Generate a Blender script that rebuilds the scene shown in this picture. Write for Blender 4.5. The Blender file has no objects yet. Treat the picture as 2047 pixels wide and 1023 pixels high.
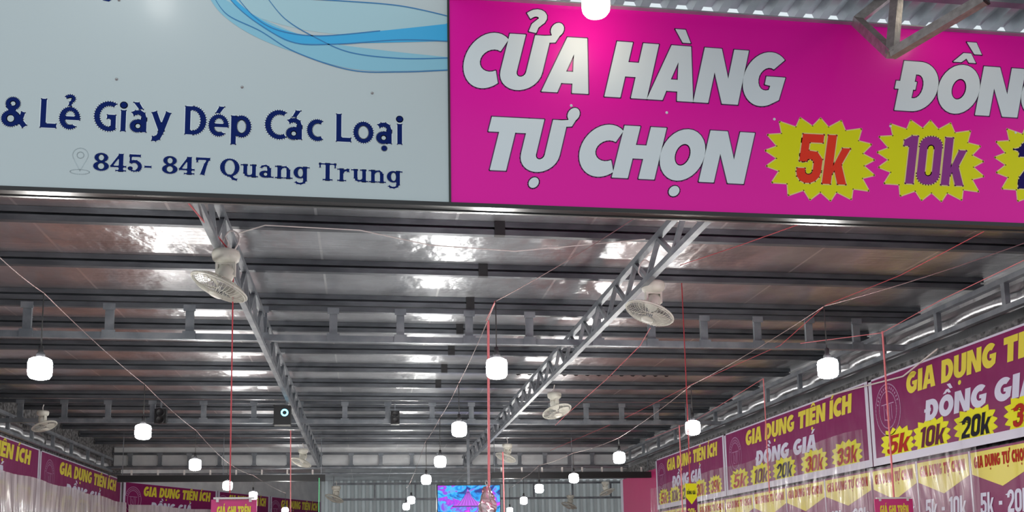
import bpy, math, random, unicodedata
from mathutils import Vector, Matrix
from mathutils.geometry import tessellate_polygon
random.seed(7)
PI = math.pi
scene = bpy.context.scene
COL = scene.collection
EYE = 1.6                                   # camera height above the shop floor

# ------------------------------------------------------------------ camera
W, Hh = 2047.0, 1023.0
FPX, YAW, PITCH, ROLL, PY = 1961.27, 0.149556, 0.140654, -0.018182, 851.93
def basis():
    cy, sy, cp, sp = math.cos(YAW), math.sin(YAW), math.cos(PITCH), math.sin(PITCH)
    F = Vector((sy*cp, cy*cp, sp)); R = Vector((cy, -sy, 0)); U = R.cross(F)
    c, s = math.cos(ROLL), math.sin(ROLL)
    return c*R + s*U, -s*R + c*U, F
CR, CU, CF = basis()
cam_d = bpy.data.cameras.new('camera'); cam = bpy.data.objects.new('camera', cam_d); COL.objects.link(cam)
cam_d.sensor_width = 36; cam_d.lens = FPX/W*36
cam_d.shift_y = (PY - Hh/2)/W
cam_d.clip_start = 0.05; cam_d.clip_end = 200
m = Matrix((CR, CU, -CF)).transposed().to_4x4(); m.translation = Vector((0, 0, EYE))
cam.matrix_world = m
scene.camera = cam
C0 = Vector((0, 0, EYE))
def ray(px, py): return (CF + CR*((px - W/2)/FPX) - CU*((py - PY)/FPX)).normalized()
def atY(px, py, y):
    d = ray(px, py); return C0 + d*(y/d.y)
def atX(px, py, x):
    d = ray(px, py); return C0 + d*(x/d.x)
def atZ(px, py, z):
    d = ray(px, py); return C0 + d*((z - EYE)/d.z)

# ------------------------------------------------------------------ world, exposure
world = bpy.data.worlds.new('world'); scene.world = world; world.use_nodes = True
bg = world.node_tree.nodes['Background']
bg.inputs[0].default_value = (0.68, 0.76, 0.80, 1); bg.inputs[1].default_value = 1.12
scene.view_settings.view_transform = 'Standard'; scene.view_settings.look = 'None'
scene.view_settings.gamma = 1; scene.view_settings.exposure = 0.0
scene.view_settings.use_curve_mapping = False
BULB_POWER = 175.0
STREET_POWER = 11.0

# ------------------------------------------------------------------ materials
def new_mat(name, base=(0.5,0.5,0.5), rough=0.5, metal=0.0, emit=None, estr=1.0, alpha=1.0, spec=0.5):
    mt = bpy.data.materials.new(name); mt.use_nodes = True
    b = mt.node_tree.nodes['Principled BSDF']
    b.inputs['Base Color'].default_value = (*base, 1)
    b.inputs['Roughness'].default_value = rough; b.inputs['Metallic'].default_value = metal
    b.inputs['Specular IOR Level'].default_value = spec; b.inputs['Alpha'].default_value = alpha
    if emit: b.inputs['Emission Color'].default_value = (*emit, 1); b.inputs['Emission Strength'].default_value = estr
    return mt
class N:                                     # tiny node helper
    def __init__(s, mt): s.t = mt.node_tree; s.b = s.t.nodes['Principled BSDF']
    def n(s, typ, **kw):
        o = s.t.nodes.new(typ)
        for k, v in kw.items():
            if isinstance(v, (int, float, tuple)) and k in [i.name for i in o.inputs]: o.inputs[k].default_value = v
            else: setattr(o, k, v)
        return o
    def l(s, a, b): s.t.links.new(a, b)
def mapped(h, scale, loc=(0,0,0)):
    tc = h.n('ShaderNodeTexCoord'); mp = h.n('ShaderNodeMapping'); mp.inputs['Scale'].default_value = scale
    mp.inputs['Location'].default_value = loc
    h.l(tc.outputs['Object'], mp.inputs['Vector']); return mp.outputs[0]
def mottled(name, c1, c2, rough=0.5, metal=0.0, scale=(6,6,6), bump=0.0, spec=0.5, detail=5, lo=0.35, hi=0.65):
    mt = new_mat(name, c1, rough, metal, spec=spec); h = N(mt)
    nz = h.n('ShaderNodeTexNoise', Scale=1.0, Detail=float(detail)); h.l(mapped(h, scale), nz.inputs['Vector'])
    cr = h.n('ShaderNodeValToRGB'); cr.color_ramp.elements[0].position = lo; cr.color_ramp.elements[1].position = hi
    cr.color_ramp.elements[0].color = (*c1, 1); cr.color_ramp.elements[1].color = (*c2, 1)
    h.l(nz.outputs[0], cr.inputs[0]); h.l(cr.outputs[0], h.b.inputs['Base Color'])
    if bump:
        bp = h.n('ShaderNodeBump', Strength=bump, Distance=0.02); h.l(nz.outputs[0], bp.inputs['Height']); h.l(bp.outputs[0], h.b.inputs['Normal'])
    return mt
def foil():
    mt = new_mat('reflective_foil', (0.62,0.63,0.65), 0.34, 0.95); h = N(mt)
    h.b.inputs['Anisotropic'].default_value = 0.90           # drawn foil: spreads light along the hall only
    tg = h.n('ShaderNodeCombineXYZ'); tg.inputs[1].default_value = 1.0; h.l(tg.outputs[0], h.b.inputs['Tangent'])
    a = h.n('ShaderNodeTexNoise', Scale=1.0, Detail=3.0); h.l(mapped(h, (0.9, 26, 1)), a.inputs['Vector'])
    b = h.n('ShaderNodeTexNoise', Scale=1.0, Detail=4.0); h.l(mapped(h, (2.2, 1.6, 1)), b.inputs['Vector'])
    c = h.n('ShaderNodeTexNoise', Scale=1.0, Detail=2.0); h.l(mapped(h, (70, 70, 1)), c.inputs['Vector'])
    b1 = h.n('ShaderNodeBump', Strength=0.7, Distance=0.012); h.l(a.outputs[0], b1.inputs['Height'])
    b2 = h.n('ShaderNodeBump', Strength=0.75, Distance=0.06); h.l(b.outputs[0], b2.inputs['Height']); h.l(b1.outputs[0], b2.inputs['Normal'])
    b3 = h.n('ShaderNodeBump', Strength=0.35, Distance=0.002); h.l(c.outputs[0], b3.inputs['Height']); h.l(b2.outputs[0], b3.inputs['Normal'])
    h.l(b3.outputs[0], h.b.inputs['Normal'])
    # sheet seams: bright taped joints running along the hall
    tc = h.n('ShaderNodeTexCoord'); sx = h.n('ShaderNodeSeparateXYZ'); h.l(tc.outputs['Object'], sx.inputs[0])
    ad = h.n('ShaderNodeMath', operation='ADD'); ad.inputs[1].default_value = 20.33; h.l(sx.outputs[0], ad.inputs[0])
    md = h.n('ShaderNodeMath', operation='MODULO'); md.inputs[1].default_value = 1.05; h.l(ad.outputs[0], md.inputs[0])
    lt = h.n('ShaderNodeMath', operation='LESS_THAN'); lt.inputs[1].default_value = 0.02; h.l(md.outputs[0], lt.inputs[0])
    st = h.n('ShaderNodeValToRGB'); st.color_ramp.elements[0].position = .3; st.color_ramp.elements[1].position = .7
    st.color_ramp.elements[0].color = (0.50,0.505,0.52,1); st.color_ramp.elements[1].color = (0.82,0.83,0.85,1)
    h.l(b.outputs[0], st.inputs[0])
    mx = h.n('ShaderNodeMix', data_type='RGBA'); h.l(lt.outputs[0], mx.inputs[0]); h.l(st.outputs[0], mx.inputs[6])
    mx.inputs[7].default_value = (0.9, 0.9, 0.9, 1); h.l(mx.outputs[2], h.b.inputs['Base Color'])
    return mt
M = {}
M['foil'] = foil()
M['steel'] = mottled('galvanised_steel', (0.16,0.18,0.205), (0.27,0.29,0.315), 0.45, 0.5, (5,5,5), 0.05)
M['purlin'] = mottled('purlin_steel', (0.085,0.093,0.106), (0.145,0.157,0.175), 0.42, 0.6, (3,9,9), 0.05)
M['tube'] = mottled('raw_tube_steel', (0.36,0.34,0.32), (0.50,0.48,0.46), 0.38, 0.65, (30,30,30), 0.1)
M['zinc'] = mottled('corrugated_zinc', (0.34,0.37,0.39), (0.55,0.58,0.60), 0.35, 0.5, (4,4,4), 0.05)
M['backwall'] = mottled('translucent_corrugated_cladding', (0.40,0.43,0.44), (0.62,0.65,0.66), 0.5, 0.0, (2,2,1), 0.05)
_h = N(M['backwall']); _tr = _h.n('ShaderNodeBsdfTranslucent'); _tr.inputs[0].default_value = (0.62,0.65,0.64,1); _mx = _h.n('ShaderNodeMixShader'); _mx.inputs[0].default_value = .33
_out = [n for n in _h.t.nodes if n.type == 'OUTPUT_MATERIAL'][0]; _h.l(_h.b.outputs[0], _mx.inputs[1]); _h.l(_tr.outputs[0], _mx.inputs[2]); _h.l(_mx.outputs[0], _out.inputs[0])
M['panel'] = mottled('pale_fascia_panel', (0.58,0.60,0.62), (0.72,0.74,0.75), 0.4, 0.1, (3,3,3), 0.05)
M['cement'] = mottled('rough_cement', (0.04,0.04,0.042), (0.20,0.20,0.205), 0.9, 0, (14,14,22), 0.8, detail=8)
M['floor'] = mottled('floor_reflection_tints', (0.34,0.10,0.09), (0.50,0.47,0.44), 0.45, 0, (0.55,0.22,1), 0, lo=.42, hi=.56)  # invented warm patches, tint the foil ceiling's reflections in place of unseen goods
E_ = [n for n in M['floor'].node_tree.nodes if n.type == 'VALTORGB'][0].color_ramp.elements
q = E_.new(.47); q.color = (0.70,0.32,0.13,1); q = E_.new(.52); q.color = (0.50,0.14,0.28,1)
M['black'] = new_mat('black_plastic', (0.012,0.012,0.014), 0.4)
M['darkrail'] = new_mat('dark_polished_rail', (0.03,0.028,0.028), 0.3, 0.3)
M['chrome'] = new_mat('bright_rail', (0.16,0.16,0.16), 0.3, 0.9)
M['ivory'] = mottled('ivory_plastic', (0.50,0.49,0.43), (0.66,0.65,0.58), 0.45, 0, (8,8,8))
M['redcord'] = new_mat('red_cord', (0.42,0.035,0.05), 0.6)
M['pinkcord'] = new_mat('pink_ribbon', (0.80,0.22,0.24), 0.6)
M['whitecord'] = new_mat('white_cord', (0.62,0.58,0.56), 0.5)
M['browncord'] = new_mat('dusty_cord', (0.24,0.16,0.155), 0.6)
M['blackcord'] = new_mat('black_cord', (0.02,0.02,0.02), 0.5)
M['green'] = new_mat('green_cord', (0.10,0.75,0.30), 0.5)
M['reflectstrip'] = mottled('neutral_reflection_strip', (0.40,0.42,0.44), (0.52,0.54,0.56), 0.4, 0.0, (1,1,1))  # pale grey for the added strip that greys the ceiling reflections
M['globe'] = new_mat('lit_lamp', (1,1,1), 0.4, emit=(1.0,0.985,0.94), estr=BULB_POWER)
M['globewarm'] = new_mat('lit_lamp_warm', (1,1,1), 0.4, emit=(1.0,0.86,0.64), estr=STREET_POWER)
M['globestreet'] = new_mat('lit_lamp_cool', (1,1,1), 0.4, emit=(1.0,0.98,0.95), estr=STREET_POWER*0.5)
def sheet(name, c, rough=0.32, bump=0.15, scale=(1.2,1.2,1.2), coat=0.4):
    mt = new_mat(name, c, rough); h = N(mt)
    nz = h.n('ShaderNodeTexNoise', Scale=1.0, Detail=2.0); h.l(mapped(h, scale), nz.inputs['Vector'])
    fine = h.n('ShaderNodeTexNoise', Scale=160.0, Detail=1.0)
    bp = h.n('ShaderNodeBump', Strength=bump, Distance=0.05); h.l(nz.outputs[0], bp.inputs['Height'])
    b2 = h.n('ShaderNodeBump', Strength=0.06, Distance=0.002); h.l(fine.outputs[0], b2.inputs['Height']); h.l(bp.outputs[0], b2.inputs['Normal'])
    h.l(b2.outputs[0], h.b.inputs['Normal']); h.b.inputs['Coat Weight'].default_value = coat; h.b.inputs['Coat Roughness'].default_value = 0.2
    return mt
M['signwhite'] = sheet('white_sign_sheet', (0.53,0.60,0.61), 0.35, 0.12)
M['signpink'] = sheet('magenta_sign_sheet', (0.88,0.005,0.40), 0.45, 0.10, coat=0.28)
M['signpink'].node_tree.nodes['Principled BSDF'].inputs['Specular IOR Level'].default_value = 0.12
M['plum'] = sheet('plum_banner_vinyl', (0.215,0.010,0.100), 0.4, 0.5, (2,3,2), coat=.05)
M['plum'].node_tree.nodes['Principled BSDF'].inputs['Specular IOR Level'].default_value = 0.2
M['pinkplac'] = sheet('pink_placard', (0.55,0.02,0.16), 0.35, 0.1)
M['letwhite'] = new_mat('white_lettering', (0.76,0.83,0.86), 0.45, spec=.3)
M['letlilac'] = new_mat('pale_lilac_lettering', (0.62,0.62,0.78), 0.4)
M['letyellow'] = new_mat('yellow_lettering', (0.72,0.62,0.04), 0.4)
M['navy'] = new_mat('navy_lettering', (0.006,0.018,0.125), 0.6, spec=.05)
M['outline'] = new_mat('dark_letter_outline', (0.10,0.012,0.10), 0.4)
M['paleoutline'] = new_mat('pale_letter_outline', (0.78,0.85,0.88), 0.4)
M['yellow'] = new_mat('yellow_print', (0.80,0.78,0.005), 0.5, spec=.2)
M['creamline'] = new_mat('cream_print_outline', (0.85,0.70,0.30), 0.4)
M['red'] = new_mat('red_print', (0.86,0.04,0.015), 0.5, spec=.2)
M['darkred'] = new_mat('dark_red_print', (0.42,0.025,0.015), 0.6, spec=.1)
M['violet'] = new_mat('violet_print', (0.30,0.04,0.27), 0.5, spec=.2)
M['deepblue'] = new_mat('deep_blue_print', (0.02,0.01,0.12), 0.6, spec=.05)
M['darkplum'] = new_mat('dark_plum_print', (0.13,0.02,0.05), 0.6, spec=.1)
M['ink'] = new_mat('black_print', (0.012,0.010,0.02), 0.6, spec=.1)
M['logo'] = new_mat('faint_lilac_print', (0.46,0.26,0.44), 0.5)
M['wave1'] = new_mat('light_blue_print', (0.26,0.56,0.70), 0.4)
M['wave2'] = new_mat('sky_blue_print', (0.04,0.43,0.78), 0.4)
M['wave3'] = new_mat('blue_line_print', (0.03,0.20,0.45), 0.4)
M['wave0'] = new_mat('pale_blue_print', (0.42,0.63,0.69), 0.4)
M['pin'] = new_mat('faint_grey_print', (0.46,0.54,0.56), 0.5)
M['whitestrip'] = new_mat('white_banner_border', (0.62,0.60,0.72), 0.4)
M['screw'] = new_mat('screw_head', (0.35,0.34,0.34), 0.3, 0.8)
def film(lo, hi):
    mt = bpy.data.materials.new('plastic_film_painted_glare'); mt.use_nodes = True; h = N(mt)
    nz = h.n('ShaderNodeTexNoise', Scale=1.0, Detail=3.0); h.l(mapped(h, (3, 9, 1.2)), nz.inputs['Vector'])
    mr = h.n('ShaderNodeMapRange'); mr.inputs[1].default_value = .35; mr.inputs[2].default_value = .7; mr.inputs[3].default_value = lo; mr.inputs[4].default_value = hi
    h.l(nz.outputs[0], mr.inputs[0]); h.l(mr.outputs[0], h.b.inputs['Alpha'])
    h.b.inputs['Base Color'].default_value = (0.74,0.66,0.70,1); h.b.inputs['Roughness'].default_value = 0.2  # pinkish white base is lamp glare painted into the clear film
    h.b.inputs['Coat Weight'].default_value = 0.6; h.b.inputs['Coat Roughness'].default_value = 0.12
    return mt
M['film'] = film(.05, .38)
M['filmglare'] = film(.55, .9)  # left side film: opacity raised to paint whitish glare over the banners

# ------------------------------------------------------------------ mesh helpers
class MB:
    def __init__(s): s.v = []; s.f = []; s.sm = []
    def add(s, vs, fs, smooth=False):
        k = len(s.v); s.v += [tuple(v) for v in vs]; s.f += [tuple(i + k for i in f) for f in fs]; s.sm += [smooth]*len(fs)
    def box(s, c, d, rot=None):
        c = Vector(c); h = Vector(d)/2; vs = []
        for x in (-1,1):
            for y in (-1,1):
                for z in (-1,1):
                    p = Vector((x*h.x, y*h.y, z*h.z)); vs.append(c + (rot @ p if rot else p))
        s.add(vs, [(0,1,3,2),(4,6,7,5),(0,4,5,1),(2,3,7,6),(0,2,6,4),(1,5,7,3)]); return s
    def bar(s, p, q, w, h=None, up=(0,0,1)):
        p, q = Vector(p), Vector(q); h = h or w; d = (q - p).normalized(); up = Vector(up)
        if abs(d.dot(up)) > 0.98: up = Vector((0,1,0))
        a = d.cross(up).normalized()*w/2; b = a.cross(d).normalized()*h/2
        vs = [p-a-b, p+a-b, p+a+b, p-a+b, q-a-b, q+a-b, q+a+b, q-a+b]
        s.add(vs, [(0,1,2,3),(7,6,5,4),(0,4,5,1),(1,5,6,2),(2,6,7,3),(3,7,4,0)]); return s
    def channel(s, p, q, w, h, t=0.006, lip=0.018, flip=1):        # C section: web + flanges + lips
        p, q = Vector(p), Vector(q); d = (q-p).normalized(); up = Vector((0,0,1)); a = d.cross(up).normalized()*flip; up = a.cross(d).normalized()*flip
        prof = [(w,h/2-lip),(w,h/2),(0,h/2),(0,-h/2),(w,-h/2),(w,-h/2+lip),(w-t,-h/2+lip),(w-t,-h/2+t),(t,-h/2+t),(t,h/2-t),(w-t,h/2-t),(w-t,h/2-lip)]
        n = len(prof); vs = [p + a*x + up*y for x, y in prof] + [q + a*x + up*y for x, y in prof]
        s.add(vs, [(i,(i+1)%n,(i+1)%n+n,i+n) for i in range(n)] + [tuple(range(n))[::-1], tuple(range(n,2*n))]); return s
    def tube(s, pts, r, n=8, closed=False):
        pts = [Vector(p) for p in pts]; L = len(pts); vs = []; fs = []; prev = None
        for i, p in enumerate(pts):
            if closed: d = (pts[(i+1)%L] - pts[i-1])
            else: d = pts[min(i+1,L-1)] - pts[max(i-1,0)]
            d.normalize(); u = prev or (Vector((0,0,1)) if abs(d.z) < .9 else Vector((1,0,0)))
            a = (u - d*u.dot(d)).normalized(); prev = a; b = d.cross(a)
            rr = r[i] if isinstance(r, (list, tuple)) else r
            vs += [p + (a*math.cos(2*PI*k/n) + b*math.sin(2*PI*k/n))*rr for k in range(n)]
        for i in range(L if closed else L-1):
            j = (i+1) % L
            fs += [(i*n+k, i*n+(k+1)%n, j*n+(k+1)%n, j*n+k) for k in range(n)]
        s.add(vs, fs, True)
        if not closed: s.add(vs[:n], [tuple(range(n))[::-1]]); s.add(vs[-n:], [tuple(range(n))])
        return s
    def lathe(s, prof, c=(0,0,0), axis=(0,0,1), n=24):
        c = Vector(c); z = Vector(axis).normalized(); x = (Vector((1,0,0)) if abs(z.x) < .9 else Vector((0,1,0))); x = (x - z*x.dot(z)).normalized(); y = z.cross(x)
        vs = []; fs = []
        for r, h in prof: vs += [c + z*h + (x*math.cos(2*PI*k/n) + y*math.sin(2*PI*k/n))*r for k in range(n)]
        for i in range(len(prof)-1): fs += [(i*n+k, i*n+(k+1)%n, (i+1)*n+(k+1)%n, (i+1)*n+k) for k in range(n)]
        s.add(vs, fs, True); return s
    def build(s, name, mat, parent=None, loc=None):
        me = bpy.data.meshes.new(name); me.from_pydata(s.v, [], s.f); me.update()
        for p, sm in zip(me.polygons, s.sm): p.use_smooth = sm
        me.materials.append(M[mat] if isinstance(mat, str) else mat)
        o = bpy.data.objects.new(name, me); COL.objects.link(o)
        if parent: o.parent = parent; 
        return o
def tag(o, label=None, cat=None, group=None, kind=None):
    if label: o['label'] = label
    if cat: o['category'] = cat
    if group: o['group'] = group
    if kind: o['kind'] = kind
    return o
def empty(name, loc, label, cat, group=None):
    o = bpy.data.objects.new(name, None); COL.objects.link(o); o.location = loc; o.empty_display_size = 0.1
    return tag(o, label, cat, group)
def shifted(mb, loc):                        # world coords -> local to the thing
    mb.v = [tuple(Vector(v) - Vector(loc)) for v in mb.v]; return mb
def struct(name, mb, mat): o = mb.build(name, mat); o['kind'] = 'structure'; return o
def copy_tree(o, parent=None):
    c = o.copy(); COL.objects.link(c)
    if parent: c.parent = parent
    for ch in list(o.children): copy_tree(ch, c)
    return c
ORD = ['first','second','third','fourth','fifth','sixth','seventh','eighth','ninth','tenth','eleventh','twelfth','thirteenth','fourteenth','fifteenth','sixteenth','seventeenth','eighteenth','nineteenth']

# ------------------------------------------------------------------ lettering: hand drawn glyphs
def ell(cx, cy, rx, ry, a0=0, a1=360, n=28):
    full = abs(a1-a0) >= 360
    return [(cx + rx*math.cos(math.radians(a0+(a1-a0)*i/(n if full else n-1))), cy + ry*math.sin(math.radians(a0+(a1-a0)*i/(n if full else n-1)))) for i in range(n)]
def rect(x0, y0, x1, y1): return [(x0,y0),(x1,y0),(x1,y1),(x0,y1)]
def stroke(pts, w, w2=None):
    P = [Vector((p[0], p[1])) for p in pts]; L = len(P); a = []; b = []
    for i, p in enumerate(P):
        d0 = (P[i]-P[i-1]).normalized() if i else (P[1]-P[0]).normalized()
        d1 = (P[i+1]-P[i]).normalized() if i < L-1 else d0
        n0 = Vector((-d0.y,d0.x)); n1 = Vector((-d1.y,d1.x)); n = (n0+n1)
        n = n/(max(n.dot(n0), .35)) if n.length > 1e-4 else n0
        ww = w if w2 is None else w + (w2-w)*i/(L-1)
        a.append(tuple(p+n*ww/2)); b.append(tuple(p-n*ww/2))
    return [a + b[::-1]]
def S(*contours): return list(contours)      # one shape: outer contour then holes
def rrect(x0, y0, x1, y1, r, n=7):
    out = []
    for cx, cy, a in ((x1-r,y1-r,0),(x0+r,y1-r,90),(x0+r,y0+r,180),(x1-r,y0+r,270)): out += ell(cx,cy,r,r,a,a+90,n)
    return out
def display():                               # heavy comic poster capitals
    g = {}
    g['I'] = (.29, [S(rect(0,0,.29,1))])
    g['T'] = (.68, [S([(0,.72),(0,1),(.68,1),(.68,.72),(.485,.72),(.485,0),(.195,0),(.195,.72)])])
    g['H'] = (.72, [S([(0,0),(0,1),(.27,1),(.27,.64),(.45,.64),(.45,1),(.72,1),(.72,0),(.45,0),(.45,.38),(.27,.38),(.27,0)])])
    g['N'] = (.78, [S([(0,0),(0,1),(.30,1),(.52,.46),(.52,1),(.78,1),(.78,0),(.50,0),(.26,.56),(.26,0)])])
    g['A'] = (.80, [S([(0,0),(.22,1),(.56,1),(.80,0),(.52,0),(.49,.17),(.30,.17),(.27,0)], [(.335,.38),(.455,.38),(.40,.70)])])
    g['U'] = (.70, [S([(0,1)] + ell(.35,.33,.35,.33,180,360,14) + [(.70,1),(.43,1)] + ell(.35,.33,.08,.09,0,-180,8) + [(.27,1)])])
    g['O'] = (.76, [S(ell(.38,.5,.38,.5), ell(.38,.5,.13,.21))])
    g['C'] = (.64, [S(ell(.40,.5,.40,.5,52,308,26) + ell(.46,.5,.20,.20,300,60,16))])
    g['G'] = (.74, [S(ell(.40,.5,.40,.5,48,300,26) + [(.70,.13),(.74,.55),(.40,.55),(.40,.40),(.50,.38),(.49,.31)] + ell(.43,.5,.16,.21,290,62,14))])
    g['D'] = (.70, [S([(0,0),(0,1),(.30,1)] + ell(.30,.5,.40,.5,85,-85,18) + [(.30,0)], [(.26,.26),(.30,.26)] + ell(.30,.5,.13,.24,-85,85,10) + [(.26,.74)])])
    g['E'] = (.56, [S([(0,0),(0,1),(.56,1),(.56,.76),(.27,.76),(.27,.62),(.50,.62),(.50,.40),(.27,.40),(.27,.24),(.56,.24),(.56,0)])])
    g['R'] = (.68, [S([(0,0),(0,1),(.36,1)] + ell(.36,.70,.30,.30,88,-60,12) + [(.68,0),(.40,0),(.28,.36),(.26,.36),(.26,0)], [(.26,.58),(.34,.58)] + ell(.34,.69,.07,.11,-80,80,6) + [(.26,.80)])])
    # condensed slanted figures of the price bursts
    t = .17
    g['0'] = (.50, [S(rrect(0,0,.50,1,.22), rrect(t,.17,.50-t,.83,.08))])
    g['1'] = (.30, [S([(.12,0),(.12,.78),(0,.78),(0,.90),(.16,1),(.30,1),(.30,0)])])
    g['2'] = (.50, [stroke([(.085,.66),(.085,.76)] + ell(.25,.76,.165,.155,180,0,10) + [(.415,.62),(.36,.48),(.13,.20),(.12,.08)], t), S(rect(.03,0,.50,.17))])
    g['3'] = (.50, [stroke([(.085,.70),(.085,.76)] + ell(.25,.76,.165,.155,180,0,8) + [(.415,.66),(.34,.53),(.20,.52)], t), stroke([(.20,.52),(.34,.51),(.415,.42)] + ell(.25,.24,.165,.155,0,-180,8) + [(.085,.30)], t)])
    g['5'] = (.50, [S(rect(.03,.83,.47,1)), S(rect(.03,.44,.03+t-.01,.9)), stroke([(.06,.50),(.20,.575),(.33,.56),(.415,.46),(.415,.26)] + ell(.25,.24,.165,.155,0,-180,8) + [(.085,.30)], t)])
    g['9'] = (.50, [S(rrect(0,.40,.50,1,.22), rrect(t,.55,.50-t,.84,.07)), stroke([(.415,.6),(.415,.26)] + ell(.25,.24,.165,.155,0,-180,8) + [(.085,.30)], t)])
    g['k'] = (.50, [S(rect(0,0,.18,1)), S([(.18,.36),(.33,.74),(.50,.74),(.35,.40),(.50,0),(.32,0),(.22,.28),(.18,.20)])])
    g['-'] = (.26, [S(rect(0,.38,.26,.55))])
    g[' '] = (.28, []); g['.'] = (.2, [S(rect(0,0,.18,.18))])
    w, sh = g['D']; g['Đ'] = (.74, [[[(x+.04,y) for x, y in c] for c in s_] for s_ in sh] + [S(rect(-.03,.43,.34,.59))])
    return g
def serif():
    g = {}; T = .17; t = .07
    g['8'] = (.62, [S(ell(.31,.25,.31,.27), ell(.31,.25,.14,.19)), S(ell(.31,.74,.27,.26), ell(.31,.74,.12,.19))])
    g['4'] = (.64, [S(rect(.34,0,.52,1)), S(rect(.02,.22,.64,.31)), stroke([(.05,.27),(.38,.93)], .09), S(rect(.22,0,.63,.07))])
    g['5'] = (.60, [S(rect(.08,.86,.52,1)), S(rect(.08,.50,.16,.95)), stroke([(.12,.52),(.24,.60),(.34,.60)] + ell(.30,.31,.20,.27,60,-60,8), .15), stroke(ell(.28,.28,.22,.24,-50,-160,6), .07), S(ell(.11,.20,.08,.08))])
    g['7'] = (.58, [S(rect(.02,.86,.58,1)), S(rect(.02,.72,.09,.95)), stroke([(.51,.92),(.40,.62),(.27,0)], .08, .18)])
    g['-'] = (.34, [S(rect(.03,.27,.31,.38))]); g[' '] = (.30, [])
    g['Q'] = (.82, [S(ell(.41,.5,.40,.52), ell(.41,.5,.21,.44)), stroke([(.36,.04),(.48,-.02),(.56,-.16),(.72,-.20)], .12)])
    g['T'] = (.74, [S(rect(.02,.92,.72,1)), S(rect(.28,0,.46,1)), S(rect(.17,0,.57,.07)), S(rect(.02,.74,.08,1)), S(rect(.66,.74,.72,1))])
    g['u'] = (.70, [S(rect(.10,.2,.26,.72)), S(rect(0,.66,.26,.72)), stroke([(.18,.24),(.21,.10),(.31,.05),(.42,.06),(.52,.16)], .10), S(rect(.46,0,.62,.72)), S(rect(.38,.66,.62,.72)), S(rect(.46,0,.70,.06))])
    g['n'] = (.72, [S(rect(.09,0,.25,.72)), S(rect(0,.66,.25,.72)), S(rect(0,0,.34,.06)), stroke([(.22,.54),(.32,.66),(.44,.68),(.53,.58),(.55,.46)], .09), S(rect(.47,0,.63,.52)), S(rect(.38,0,.72,.06))])
    g['r'] = (.54, [S(rect(.09,0,.25,.72)), S(rect(0,.66,.25,.72)), S(rect(0,0,.36,.06)), stroke([(.22,.50),(.32,.64),(.46,.68)], .09), S(rect(.40,.54,.50,.72))])
    g['a'] = (.62, [stroke([(.08,.56),(.14,.66),(.28,.70),(.38,.64),(.42,.50)], .09), S(rect(.34,.04,.50,.56)), S(rect(.34,0,.60,.07)), S(ell(.24,.20,.22,.20), ell(.27,.20,.09,.12))])
    g['g'] = (.66, [S(ell(.27,.38,.27,.34), ell(.29,.38,.12,.27)), S(rect(.40,-.10,.56,.72)), S(rect(.40,.66,.66,.72)), stroke([(.48,-.08),(.44,-.20),(.30,-.27),(.16,-.25),(.08,-.16)], .10)])
    return g
def humanist():                              # upright sans, stems .165
    g = {}; t = .155; X = .74
    g['L'] = (.52, [S([(.02,0),(.02,1),(.19,1),(.19,.15),(.52,.15),(.52,0)])])
    g['D'] = (.70, [S([(.02,0),(.02,1),(.28,1)] + ell(.28,.5,.42,.5,85,-85,18) + [(.28,0)], [(.19,.14),(.28,.14)] + ell(.28,.5,.24,.36,-85,85,12) + [(.19,.86)])])
    g['C'] = (.62, [S(ell(.48,.5,.46,.52,58,302,26) + ell(.50,.5,.30,.37,296,64,20))])
    g['G'] = (.74, [S(ell(.48,.5,.46,.52,58,296,26) + [(.70,.08),(.70,.56),(.42,.56),(.42,.41),(.54,.41),(.54,.16)] + ell(.49,.5,.30,.37,285,64,18))])
    ring = lambda cx, rx: S(ell(cx,.37,rx,.385), ell(cx,.37,rx-t*.98,.25))
    g['o'] = (.68, [ring(.34,.335)])
    g['e'] = (.64, [S(ell(.33,.37,.32,.385,-48,-360,28) + [(.65,.31),(.18,.31)] + ell(.34,.37,.17,.25,195,296,8), [(.19,.43),(.50,.43)] + ell(.345,.43,.155,.20,0,180,9)[1:-1])])
    g['c'] = (.54, [S(ell(.36,.37,.34,.385,58,302,24) + ell(.38,.37,.20,.25,296,64,18))])
    g['a'] = (.62, [stroke([(.10,.62),(.20,.68),(.32,.69),(.42,.63),(.46,.50),(.46,.40)], .15), S(rect(.385,0,.54,.5)), S(ell(.25,.21,.23,.22), ell(.27,.21,.10,.10)), stroke([(.30,.39),(.46,.42)], .09)])
    g['i'] = (.24, [S(rect(.04,0,.20,X)), S(ell(.12,.92,.10,.10))])
    g['y'] = (.62, [stroke([(.08,X),(.33,.05)], .17), stroke([(.54,X),(.30,0),(.22,-.17),(.14,-.21),(.03,-.20)], .165)])
    g['p'] = (.68, [S(rect(.02,-.28,.18,X)), ring(.36,.31)])
    g['&'] = (.74, [S(ell(.33,.78,.22,.22), ell(.33,.78,.10,.10)), S(ell(.28,.26,.28,.28), ell(.28,.26,.13,.14)), stroke([(.20,.70),(.72,0)], .17), stroke([(.66,.50),(.60,.28),(.44,.08)], .13)])
    g[' '] = (.28, [])
    return g
FONTS = {'display': display(), 'serif': serif(), 'humanist': humanist()}
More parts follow.
